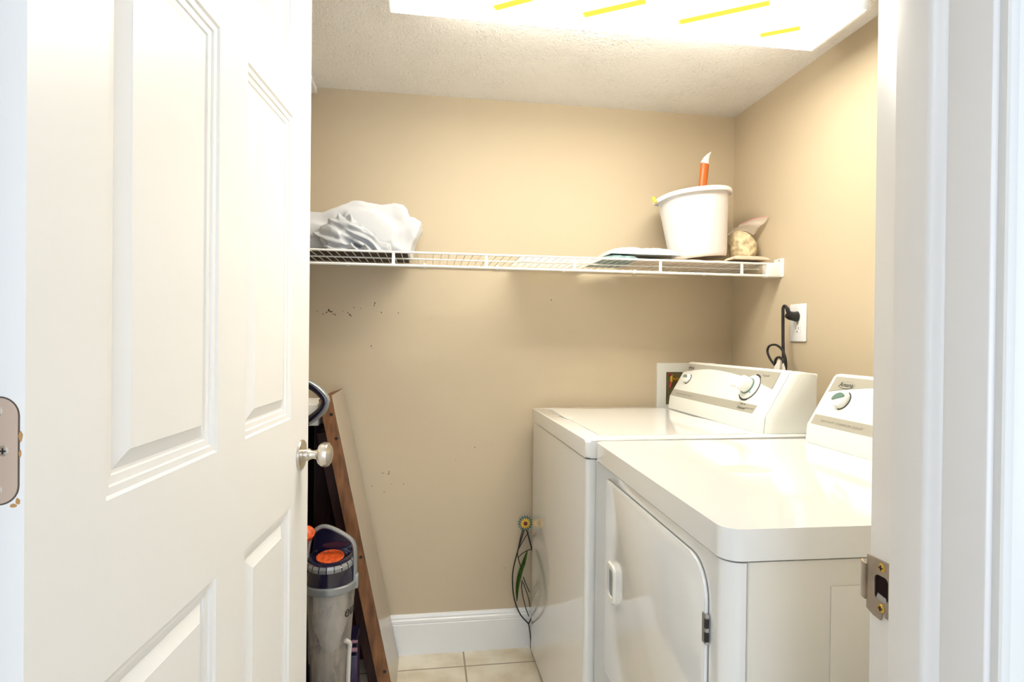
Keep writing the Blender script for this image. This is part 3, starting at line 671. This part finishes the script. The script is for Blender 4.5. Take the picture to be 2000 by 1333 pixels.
def pack(name, m, x0, x1, y0, y1, z0, z1, label, cat, amp, seedv):
    bm = nb(); nx, ny = 26, 14; T = {}; Bt = {}
    for i in range(nx+1):
        for j in range(ny+1):
            u, v = i/nx, j/ny; e = (1-abs(2*u-1)**4)*(1-abs(2*v-1)**4)
            x = x0+(x1-x0)*u; y = y0+(y1-y0)*v
            wob = amp*noise.noise(Vector((x*22, y*22, seedv)))+amp*.6*noise.noise(Vector((x*60, y*40, seedv+5)))
            T[i, j] = bm.verts.new((x, y, z0+.003+max(.001, (z1-z0-.003)*e**.5+wob*e))); Bt[i, j] = bm.verts.new((x, y, z0))
    for i in range(nx):
        for j in range(ny):
            bm.faces.new((T[i, j], T[i+1, j], T[i+1, j+1], T[i, j+1])); bm.faces.new((Bt[i, j], Bt[i, j+1], Bt[i+1, j+1], Bt[i+1, j]))
    for i in range(nx):
        bm.faces.new((T[i, 0], Bt[i, 0], Bt[i+1, 0], T[i+1, 0])); bm.faces.new((T[i, ny], T[i+1, ny], Bt[i+1, ny], Bt[i, ny]))
    for j in range(ny):
        bm.faces.new((T[0, j], T[0, j+1], Bt[0, j+1], Bt[0, j])); bm.faces.new((T[nx, j], Bt[nx, j], Bt[nx, j+1], T[nx, j+1]))
    return tag(obj(name, bm, m, None, smooth=60), label, cat)
M['brown'] = mat('dark_brown_shade', (0.045, 0.032, 0.027), .9, bump=(400, .2, .003))  # dark tone standing for shade below the bedding
pack('bedding_shade_slab', M['brown'], -1.76, -1.278, -.268, -.030, DECK+.0005, DECK+.0065, 'flat dark brown slab added as shade under the white bedding', 'cloth', .0, 21.)  # slab added so the underside of the bedding looks shaded
pack('beige_cloth', M['beigecloth'], -.50, -.03, -.290, -.03, DECK+.0005, DECK+.013, 'thin beige cloth spread flat under the white bucket', 'cloth', .004, 1.)
pack('folded_cloth', M['beigecloth'], -.165, -.030, -.304, -.228, DECK+.0136, DECK+.029, 'small folded beige cloth at the front of the shelf before the zip bag', 'cloth', .004, 13.)
pack('teal_package', M['tealpack'], -.625, -.505, -.300, -.06, DECK+.0006, DECK+.020, 'flat dark teal packet on the wire shelf, poking out under the pale blue one', 'packet', .005, 4.)
pack('blue_package', M['bluepack'], -.600, -.345, -.285, -.07, DECK+.0215, DECK+.052, 'pale blue plastic-wrapped packet lying left of the white bucket', 'packet', .007, 9.)

# bucket, leaning a little to the left
bk = thing('white_bucket', 'white plastic bucket leaning on the right end of the wire shelf', 'bucket', (-.232, -.168, 1.466))
BT = Matrix.Translation((-.230, -.166, 1.470)) @ Matrix.Rotation(-math.radians(6.0), 4, 'Y')
bm = nb(); lathe(bm, [(.001, .004), (.085, .004), (.094, .000), (.099, .004), (.101, .012), (.124, .225), (.126, .232), (.1205, .232), (.098, .014), (.001, .010)], BT, 64, cap0=False, cap1=False); body = obj('bucket_body', bm, M['bucket'], bk, smooth=40)
bm = nb(); seg = 72; rows = []
for kk in range(seg):      # rolled rim, pulled into a small lip on the left
    t = 2*PI*kk/seg; pull = math.exp(-((t-PI)/.38)**2); row = []
    for dr, z in ((.0, .228), (.0100, .221), (.0125, .223), (.0125, .233), (.009, .238), (.002, .239), (-.004, .236)):
        rr = .1245+dr+.010*pull; row.append(bm.verts.new(BT @ Vector((rr*math.cos(t), rr*math.sin(t), z-.010*pull))))
    rows.append(row)
for kk in range(seg):
    a, b_ = rows[kk], rows[(kk+1) % seg]
    for q in range(len(a)-1): bm.faces.new((a[q], a[q+1], b_[q+1], b_[q]))
obj('rim', bm, M['bucket'], body, smooth=50)
bm = nb(); tube(bm, spline([BT @ Vector(p) for p in ((-.142, .012, .236), (-.150, .0, .233), (-.153, -.010, .224), (-.149, -.016, .214))], 5), .0062, 8); obj('handle_ear', bm, M['yellow'], bk)['label'] = 'yellow handle end on the bucket rim'
# brush in the bucket
br_ = thing('scrub_brush', 'orange brush handle with white tip standing in the white bucket', 'brush', (-.230, -.15, 1.49))
p0, p1 = Vector((-.222, -.150, 1.52)), Vector((-.2065, -.150, 1.755)); pt = Vector((-.2000, -.150, 1.826))
bm = nb(); tube(bm, [p0, p0.lerp(p1, .5), p1, p1.lerp(pt, .5), pt], lambda t: .0145+.002*t, 14, .7); obj('handle', bm, M['orange'], br_)
bm = nb(); tube(bm, [pt, pt+Vector((.001, 0, .006)), pt+Vector((.006, 0, .020)), pt+Vector((.014, 0, .034)), pt+Vector((.0245, 0, .047))], lambda t: .0168*(1-t**1.5)+.0006, 14, .7); obj('handle_tip', bm, M['brushwhite'], br_)['label'] = 'white pointed tip'
bm = nb(); ellipsoid(bm, (-.224, -.150, 1.510), (.035, .022, .016)); obj('brush_head', bm, M['brushwhite'], br_)

# zip bag of beige grain in the corner
zb = thing('zip_bag', 'clear zip bag of beige grain in the corner right of the bucket', 'bag', (-.07, -.17, 1.456))
def fold_bag(p, s):
    return .006*(1-2*abs(noise.noise(Vector((p.x*26, p.y*18, p.z*26+s)))))+.003*noise.noise(p*70)
f = soft('bag_body', M['bagfill'], [((-.061, -.172, 1.515), (.046, .050, .056), 0), ((-.058, -.176, 1.498), (.045, .046, .042), 0), ((-.068, -.168, 1.548), (.030, .034, .030), .3)], [(-.10, -.02, -.21, -.13, 1.4575, 1.47)], .0045, fold_bag, 2., zmin=1.4575, parent=zb)
bm = nb(); A = [Vector(p) for p in ((-.105, -.150, 1.572), (-.060, -.185, 1.578), (-.030, -.200, 1.562))]; Bp = [Vector(p) for p in ((-.068, -.170, 1.604), (-.035, -.215, 1.618), (-.0075, -.255, 1.617))]
rows = [[bm.verts.new(a.lerp(b_, t/6)+Vector((.003*math.sin(t*1.7), .003*math.cos(t*1.1), .002*math.sin(t)))) for t in range(7)] for a, b_ in zip(spline(A, 5), spline(Bp, 5))]
for a, b_ in zip(rows, rows[1:]):
    for q in range(6): bm.faces.new((a[q], a[q+1], b_[q+1], b_[q]))
g_ = bmesh.ops.solidify(bm, geom=list(bm.faces), thickness=.0006); obj('bag_flap', bm, M['bagfilm'], zb, smooth=60)
bm = nb(); tube(bm, spline(Bp, 6), .0016, 6); obj('zip_strip', bm, M['pinkzip'], zb)['label'] = 'pink zip strip'
bm = nb(); tube(bm, spline([(-.112, -.070, 1.600), (-.100, -.085, 1.588), (-.082, -.13, 1.572)], 5), lambda t: .004-.002*t, 6, .5); obj('bag_corner', bm, M['bagfilm'], zb)

# ------------------------------------------------------------------ outlet and cord on the right wall
ol = thing('power_outlet', 'white duplex power outlet on the right wall above the washer', 'outlet', (0, -.424, 1.233))
bm = nb(); prism(bm, rrect(-.465, -.383, 1.172, 1.296, .003, 3), 'x', -.0062, -.0005, .0018, 2); obj('cover_plate', bm, M['outlet'], ol)
for zz in (1.2545, 1.2125):
    bm = nb(); prism(bm, rrect(-.441, -.407, zz-.0145, zz+.0145, .009, 5), 'x', -.0074, -.0055); r_ = obj('receptacle', bm, M['outlet'], ol)
    bm = nb(); box(bm, -.0078, -.007, -.4188, -.4168, zz-.001, zz+.0075); box(bm, -.0078, -.007, -.4318, -.4298, zz-.002, zz+.0075); lathe(bm, [(.0026, 0), (.0026, .0006)], axis_m((-.0074, -.424, zz-.008), (-1, 0, 0)), 10); obj('socket_slot', bm, M['ink'], r_)
bm = nb(); lathe(bm, [(.003, 0), (.003, .001)], axis_m((-.0062, -.424, 1.2335), (-1, 0, 0)), 10); obj('plate_screw', bm, M['seamsoft'], ol)
bm = nb(); tube(bm, spline([(-.041, -.424, 1.268), (-.043, -.421, 1.282), (-.045, -.413, 1.289), (-.045, -.404, 1.283), (-.042, -.399, 1.262), (-.042, -.400, 1.22), (-.045, -.407, 1.15), (-.050, -.418, 1.09), (-.055, -.424, 1.04), (-.06, -.43, .97)], 8), .0047, 10, 1.15); pc = obj('power_cord', bm, M['black'], washer); pc['label'] = 'black power cord to the wall outlet'
bm = nb(); tube(bm, [(-.0085, -.424, 1.2545), (-.014, -.424, 1.2545), (-.020, -.424, 1.255), (-.034, -.424, 1.257), (-.042, -.424, 1.262)], lambda t: .0175-.004*t, 16, .85); obj('plug', bm, M['black'], pc)
bm = nb(); tube(bm, [(-.036, -.424, 1.262), (-.040, -.423, 1.272), (-.042, -.421, 1.281)], .0068, 10); obj('strain_relief', bm, M['black'], pc)
bm = nb(); tube(bm, spline([(-.060, -.424, 1.055), (-.062, -.396, 1.086), (-.062, -.362, 1.112), (-.060, -.342, 1.137), (-.060, -.352, 1.155), (-.060, -.385, 1.1605), (-.060, -.416, 1.150), (-.058, -.434, 1.128), (-.056, -.440, 1.095), (-.06, -.44, 1.03)], 8), .0036, 8, 1.2); obj('cord_loop', bm, M['black'], pc)
bm = nb(); tube(bm, spline([(-.064, -.392, 1.095), (-.064, -.395, 1.110), (-.064, -.408, 1.119), (-.064, -.424, 1.117), (-.062, -.438, 1.103), (-.062, -.442, 1.07)], 8), .0042, 8); obj('cord_loop', bm, M['black'], pc)
bm = nb(); prism(bm, [(-.400, 1.05), (-.400, 1.088), (-.424, 1.112), (-.432, 1.108), (-.428, 1.05)], 'x', -.072, -.0705); prism(bm, [(-.440, 1.05), (-.440, 1.098), (-.446, 1.102), (-.456, 1.085), (-.456, 1.05)], 'x', -.070, -.0685); obj('cord_tag', bm, M['card'], pc)['label'] = 'white paper tag on the cord'

# ------------------------------------------------------------------ recessed washer valve box
vb = thing('valve_box', 'white recessed laundry valve box in the back wall behind the washer', 'valve box', (-.195, 0, .99))
bm = nb(); o_ = [(-.316, .905), (-.073, .905), (-.073, 1.082), (-.316, 1.082)]; i_ = [(-.278, .917), (-.105, .917), (-.105, 1.046), (-.278, 1.046)]
rows = []
for y, A in ((-.0005, o_), (-.006, [(a*.992-.0015, b_*.992+.008) for a, b_ in o_]), (-.0065, i_), (-.001, i_)): rows.append([bm.verts.new((p[0], y, p[1])) for p in A])
for a, b_ in zip(rows, rows[1:]):
    for q in range(4): bm.faces.new((a[q], a[(q+1) % 4], b_[(q+1) % 4], b_[q]))
obj('box_frame', bm, M['plumb'], vb)
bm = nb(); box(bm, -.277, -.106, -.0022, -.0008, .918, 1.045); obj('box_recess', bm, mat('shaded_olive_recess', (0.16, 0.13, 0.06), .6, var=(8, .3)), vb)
for vx in (-.258, -.145):
    bm = nb(); lathe(bm, [(.006, 0), (.006, .010), (.0085, .011), (.0085, .016), (.006, .017), (.006, .024)], axis_m((vx+.004, -.012, 1.018), (1, 0, 0)), 12); lathe(bm, [(.0075, -.012), (.0075, .018)], Matrix.Translation((vx, -.012, 1.018)), 12); v_ = obj('valve', bm, M['brass'], vb)
    bm = nb(); tube(bm, [(vx-.003, -.014, 1.008), (vx-.006, -.018, .996), (vx-.008, -.018, .985)], .0048, 8); bm2 = nb(); ellipsoid(bm2, (vx-.006, -.014, 1.036), (.008, .006, .006)); obj('valve_cap', bm2, M['redplastic'], v_); obj('valve_handle', bm, M['redplastic'], v_)['label'] = 'dark red valve handle'

# ------------------------------------------------------------------ metal flower in the gap beside the washer
mfw = thing('metal_flower', 'black wire garden flower with yellow centre standing beside the washer', 'ornament', (-.832, -.030, .0))
FXc, FZc, FY = -.8395, .478, -.034
def star(r0, r1, n, y0, y1, ph=0):
    bm = nb()
    for i in range(n):
        t = 2*PI*i/n+ph; c, s_ = math.cos(t), math.sin(t); wdt = r1*.13
        P = [(r0*c-wdt*.35*s_, r0*s_+wdt*.35*c), (r1*.7*c-wdt*s_, r1*.7*s_+wdt*c), (r1*c, r1*s_), (r1*.7*c+wdt*s_, r1*.7*s_-wdt*c), (r0*c+wdt*.35*s_, r0*s_-wdt*.35*c)]
        prism(bm, [(FXc+a, FZc+b_) for a, b_ in P], 'y', y0, y1)
    return bm
obj('outer_petals', star(.006, .031, 16, FY, FY+.0012, .1), M['petal'], mfw, smooth=0); obj('inner_petals', star(.004, .022, 14, FY-.002, FY-.0006), M['petalyellow'], mfw, smooth=0)['label'] = 'yellow inner petals'
bm = nb(); ellipsoid(bm, (FXc, FY-.0025, FZc), (.0075, .004, .0075)); obj('flower_centre', bm, M['flowercentre'], mfw)
for pts, rr in (([(-.842, .455), (-.866, .375), (-.882, .310), (-.8855, .262), (-.878, .195), (-.856, .137), (-.822, .096)], .0022),
                ([(-.834, .455), (-.812, .375), (-.796, .310), (-.7915, .262), (-.798, .195), (-.804, .137), (-.822, .096)], .0022),
                ([(-.8485, .458), (-.8665, .372), (-.8625, .340), (-.855, .315)], .0016), ([(-.826, .444), (-.850, .405), (-.866, .375)], .0014),
                ([(-.864, .349), (-.848, .364), (-.826, .375), (-.815, .378)], .0014), ([(-.849, .262), (-.8495, .225), (-.836, .165), (-.822, .125)], .0015), ([(-.845, .255), (-.834, .225), (-.823, .190), (-.818, .16)], .0014),
                ([(-.845, .275), (-.830, .238), (-.820, .215)], .0014), ([(-.822, .096), (-.813, .04), (-.812, .002)], .0018)):
    bm = nb(); tube(bm, spline([(x, -.030, z) for x, z in pts], 7), rr*1.15, 6); obj('stem', bm, M['ironstem'], mfw)
bm = nb(); cen = spline([(-.830, -.032, .376), (-.842, -.034, .335), (-.856, -.034, .295), (-.867, -.034, .240), (-.868, -.032, .184)], 6); n = len(cen); L_, R_, C_ = [], [], []
for i, p in enumerate(cen):
    t = i/(n-1); wd = .0080*math.sin(PI*min(1, max(0, t*.96+.02)))**.7; L_.append(bm.verts.new(p+Vector((-wd, 0, .15*wd)))); R_.append(bm.verts.new(p+Vector((wd, 0, -.15*wd)))); C_.append(bm.verts.new(p+Vector((0, .004, 0))))
for i in range(n-1): bm.faces.new((L_[i], C_[i], C_[i+1], L_[i+1])); bm.faces.new((C_[i], R_[i], R_[i+1], C_[i+1]))
bmesh.ops.solidify(bm, geom=list(bm.faces), thickness=.0008); obj('leaf', bm, M['leaf'], mfw)['label'] = 'green enamelled leaf'

# ------------------------------------------------------------------ things behind the open door
TL = -.2085             # lean: x per metre of height
lb = thing('leaning_board', 'tall brown-edged wooden board leaning left in the back corner', 'board', (-1.32, -.15, 0))
def lean(x, z): return (x+TL*z, z)
bm = nb(); T_ = .042
def leanprism(bm, xa, xb, za, zb, y0, y1, cut=0.): prism(bm, [lean(xa, za+cut), lean(xb, za), lean(xb, zb), lean(xa, zb-.012)], 'y', y0, y1, .0012, 1)
leanprism(bm, -1.303-T_, -1.304, .012, .985, -.281, -.024); obj('board_core', bm, M['boardedge'], lb)
bm = nb(); leanprism(bm, -1.3038, -1.3015, .002, .986, -.281, -.0235); obj('board_face', bm, M['boardface'], lb)['label'] = 'smooth taupe face'
for zz in (.926, .850, .470, .098):
    bm = nb(); lathe(bm, [(.0052, 0), (.0052, .0008)], axis_m((-1.303-.0125+TL*zz, -.2815, zz), (0, -1, 0)), 14); obj('screw_hole', bm, M['black'], lb)
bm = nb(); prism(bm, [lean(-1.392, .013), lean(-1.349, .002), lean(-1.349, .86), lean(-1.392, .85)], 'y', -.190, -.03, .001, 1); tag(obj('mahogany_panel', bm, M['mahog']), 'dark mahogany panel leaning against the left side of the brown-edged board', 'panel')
cb = thing('dark_cabinet', 'narrow near-black wooden cabinet in the left back corner', 'cabinet', (-1.70, -.14, 0))
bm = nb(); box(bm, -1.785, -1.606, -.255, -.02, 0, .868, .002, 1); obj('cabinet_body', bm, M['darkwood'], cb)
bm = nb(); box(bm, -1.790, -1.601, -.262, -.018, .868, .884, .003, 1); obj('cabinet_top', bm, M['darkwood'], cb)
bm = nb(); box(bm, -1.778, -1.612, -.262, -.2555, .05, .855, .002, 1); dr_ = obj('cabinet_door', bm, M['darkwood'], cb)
bm = nb(); prism(bm, [(-1.604, .001), (-1.338, .001), (-1.338+TL*.86, .86), (-1.604, .86)], 'y', -.0225, -.0158); tag(obj('gap_dark_filler', bm, M['mahog']), 'thin dark sheet added to darken the gap behind the leaning boards', 'sheet')  # sheet added to cover the pale wall and keep this gap dark
wb = nb(); box(wb, -1.74, -1.553, -.245, -.05, .885, .955, .003, 1); tag(obj('white_box', wb, M['card']), 'small white box on top of the dark cabinet', 'box')
pk = thing('purple_case', 'dark purple storage case on the floor beside the leaning board', 'case', (-1.50, -.32, 0))
bm = nb(); box(bm, -1.585, -1.413, -.372, -.292, 0, .205, .004, 2); obj('case_body', bm, M['purple'], pk)
bm = nb(); box(bm, -1.588, -1.411, -.376, -.289, .206, .258, .003, 1); ll = obj('case_lid', bm, M['navy'], pk)
bm = nb(); tube(bm, [(-1.588, -.377, .250), (-1.411, -.377, .250)], .0045, 8); tube(bm, [(-1.588, -.378, .226), (-1.411, -.378, .226)], .0065, 8); obj('lid_rib', bm, M['purplelid'], ll)['label'] = 'mauve ribs along the lid'
bm = nb(); box(bm, -1.50, -1.436, -.376, -.371, .02, .112, .003, 1); lt = obj('latch', bm, M['silver'], pk)
bm = nb(); box(bm, -1.4645, -1.4585, -.3775, -.375, .075, .100); obj('latch_slot', bm, M['black'], lt)

# upright vacuum cleaner
va = thing('vacuum_cleaner', 'navy upright vacuum cleaner with clear dust bin behind the door', 'vacuum cleaner', (-1.50, -.54, 0))
VC = Vector((-1.470, -.516, 0))
bm = nb(); prism(bm, rrect(-1.625, -1.385, -.770, -.40, .05, 6), 'z', .012, .085, .012, 3); obj('floor_head', bm, M['navy'], va)
bm = nb(); prism(bm, rrect(-1.60, -1.42, -.55, -.42, .03, 5), 'z', .08, .20, .01, 2); obj('motor_housing', bm, M['navy'], va)
for sx in (-1.61, -1.40):
    bm = nb(); lathe(bm, [(.05, -.012), (.052, -.008), (.052, .008), (.05, .012)], axis_m((sx-.0 if sx > -1.5 else sx, -.44, .0525), (1, 0, 0)), 24); obj('wheel', bm, M['black'], va)
bm = nb(); tube(bm, spline([(-1.56, -.47, .19), (-1.565, -.465, .40), (-1.57, -.46, .65), (-1.572, -.458, .86), (-1.574, -.455, .94)], 6), lambda t: .034-.016*t, 16); obj('spine', bm, M['navy'], va)
bm = nb(); lathe(bm, [(.020, 0), (.020, .018), (.012, .024), (.001, .025)], axis_m((-1.533, -.540, .632), (.4, -.6, .7)), 20); obj('release_button', bm, M['orangefilter'], va)['label'] = 'orange release button'
# dust bin
bm = nb(); lathe(bm, [(.050, .19), (.052, .20), (.0525, .27), (.058, .36), (.0635, .44), (.0675, .486)], Matrix.Translation(VC), 48, cap1=False); bi = obj('dust_bin', bm, M['bin'], va, smooth=50)
bm = nb(); lathe(bm, [(.046, .193), (.0475, .25), (.047, .29), (.036, .31), (.001, .315)], Matrix.Translation(VC), 32); obj('dust', bm, M['dust'], bi)
bm = nb(); lathe(bm, [(.020, .30), (.030, .335), (.044, .375), (.046, .385), (.046, .470)], Matrix.Translation(VC), 36); obj('filter_cone', bm, M['filterwhite'], bi)
bm = nb(); lathe(bm, [(.0675, .479), (.0715, .482), (.0730, .487), (.0730, .499), (.0705, .502), (.066, .502)], Matrix.Translation(VC), 48, cap0=False, cap1=False); obj('bin_rim', bm, M['silver'], bi)
bm = nb(); tube(bm, spline([(VC.x+.046, VC.y-.034, .345), (VC.x+.056, VC.y-.024, .33), (VC.x+.054, VC.y-.022, .30), (VC.x+.0515, VC.y-.022, .20)], 5), .006, 8); obj('bin_ridge', bm, M['filterwhite'], bi)
def wrapv(x, y, z):
    a = -.90+x/.066; zz = .424+y; rr = .0625+(zz-.44)*.055+.0014+z
    return (VC.x+rr*math.cos(a), VC.y+rr*math.sin(a), zz)
text_mesh('lettering', 'eureka', .044, M['ironstem'], bi, (0, 0, 0), (1, 0, 0), (0, 0, 1), ext=.0006, warp=lambda x, y, z: wrapv(x+.066, y, z), shear=.15)
# lid, orange cap, carrying bail
TLT = Matrix.Translation(VC+Vector((0, 0, .50))) @ Matrix.Rotation(.13, 4, 'X')
bm = nb(); lathe(bm, [(.066, .001), (.066, .010), (.0625, .046), (.0645, .050), (.0645, .060), (.058, .066), (.040, .067)], TLT, 48); li = obj('bin_lid', bm, M['navy'], va, smooth=40)
bm = nb()
for i in range(20):
    a = 2*PI*i/20; c0, c1 = a+.02, a+.29; P = [TLT @ Vector((rr*math.cos(t), rr*math.sin(t), z)) for rr, t, z in ((.0652, c0, .0505), (.0652, c1, .0505), (.0652, c1, .0600), (.0652, c0, .0600))]; Q = [TLT @ Vector((.0600*math.cos(t), .0600*math.sin(t), z)) for t, z in ((c1, .0668), (c0, .0668))]
    v = [bm.verts.new(p) for p in P]; q = [bm.verts.new(p) for p in Q]; bm.faces.new(v); bm.faces.new((v[3], v[2], q[0], q[1]))
obj('lid_collar', bm, M['silver'], li, smooth=0)
bm = nb(); lathe(bm, [(.0375, .066), (.0370, .0685), (.034, .0695), (.030, .0680), (.001, .0680)], TLT, 40); obj('filter_cap', bm, M['orangefilter'], li)['label'] = 'red-orange filter cap'
bm = nb(); tube(bm, spline([VC+Vector(p) for p in ((.0665, -.012, .495), (.0665, -.010, .550), (.0640, -.008, .592), (.0520, -.004, .612), (.020, .001, .632), (-.012, .004, .645), (-.034, .004, .642), (-.055, .002, .618), (-.064, 0, .560), (-.066, 0, .505))], 6), .0062, 10, 1.5); obj('carry_bail', bm, M['silver'], va)['label'] = 'silver carrying handle'
bm = nb(); prism(bm, [(VC.x+a, b_) for a, b_ in ((.058, .55), (.056, .588), (.044, .604), (-.012, .636), (-.030, .634), (-.050, .612), (-.058, .55))], 'y', VC.y+.034, VC.y+.040); obj('bail_backing', bm, M['navy'], va)
bm = nb(); box(bm, VC.x+.064, VC.x+.076, VC.y-.020, VC.y-.002, .478, .518, .003, 2); obj('bail_clip', bm, M['silver'], va)
# D-shaped hand grip
HP = [(-1.600, -.502, 1.038), (-1.575, -.508, 1.060), (-1.545, -.512, 1.050), (-1.510, -.513, 1.030), (-1.4875, -.513, 1.006), (-1.4860, -.513, .990), (-1.497, -.512, .968), (-1.530, -.508, .942), (-1.560, -.490, .926), (-1.574, -.470, .905)]
HP = [(x-.004, y, z-.002) for x, y, z in HP]
bm = nb(); tube(bm, spline(HP, 7), .0115, 14, 1.1); obj('hand_grip', bm, M['navy'], va)
bm = nb(); hc = Vector((-1.56, -.51, .995)); tube(bm, [p+(p-hc).normalized()*.0062+Vector((0, -.002, 0)) for p in spline(HP[:8], 7)], .0072, 10, 1.4); obj('grip_strip', bm, M['silver'], va)['label'] = 'silver outer strip of the hand grip'
bm = nb(); tube(bm, spline([(-1.604, -.502, 1.036), (-1.602, -.49, .985), (-1.588, -.465, .93)], 6), .0115, 12); obj('grip_back', bm, M['navy'], va)
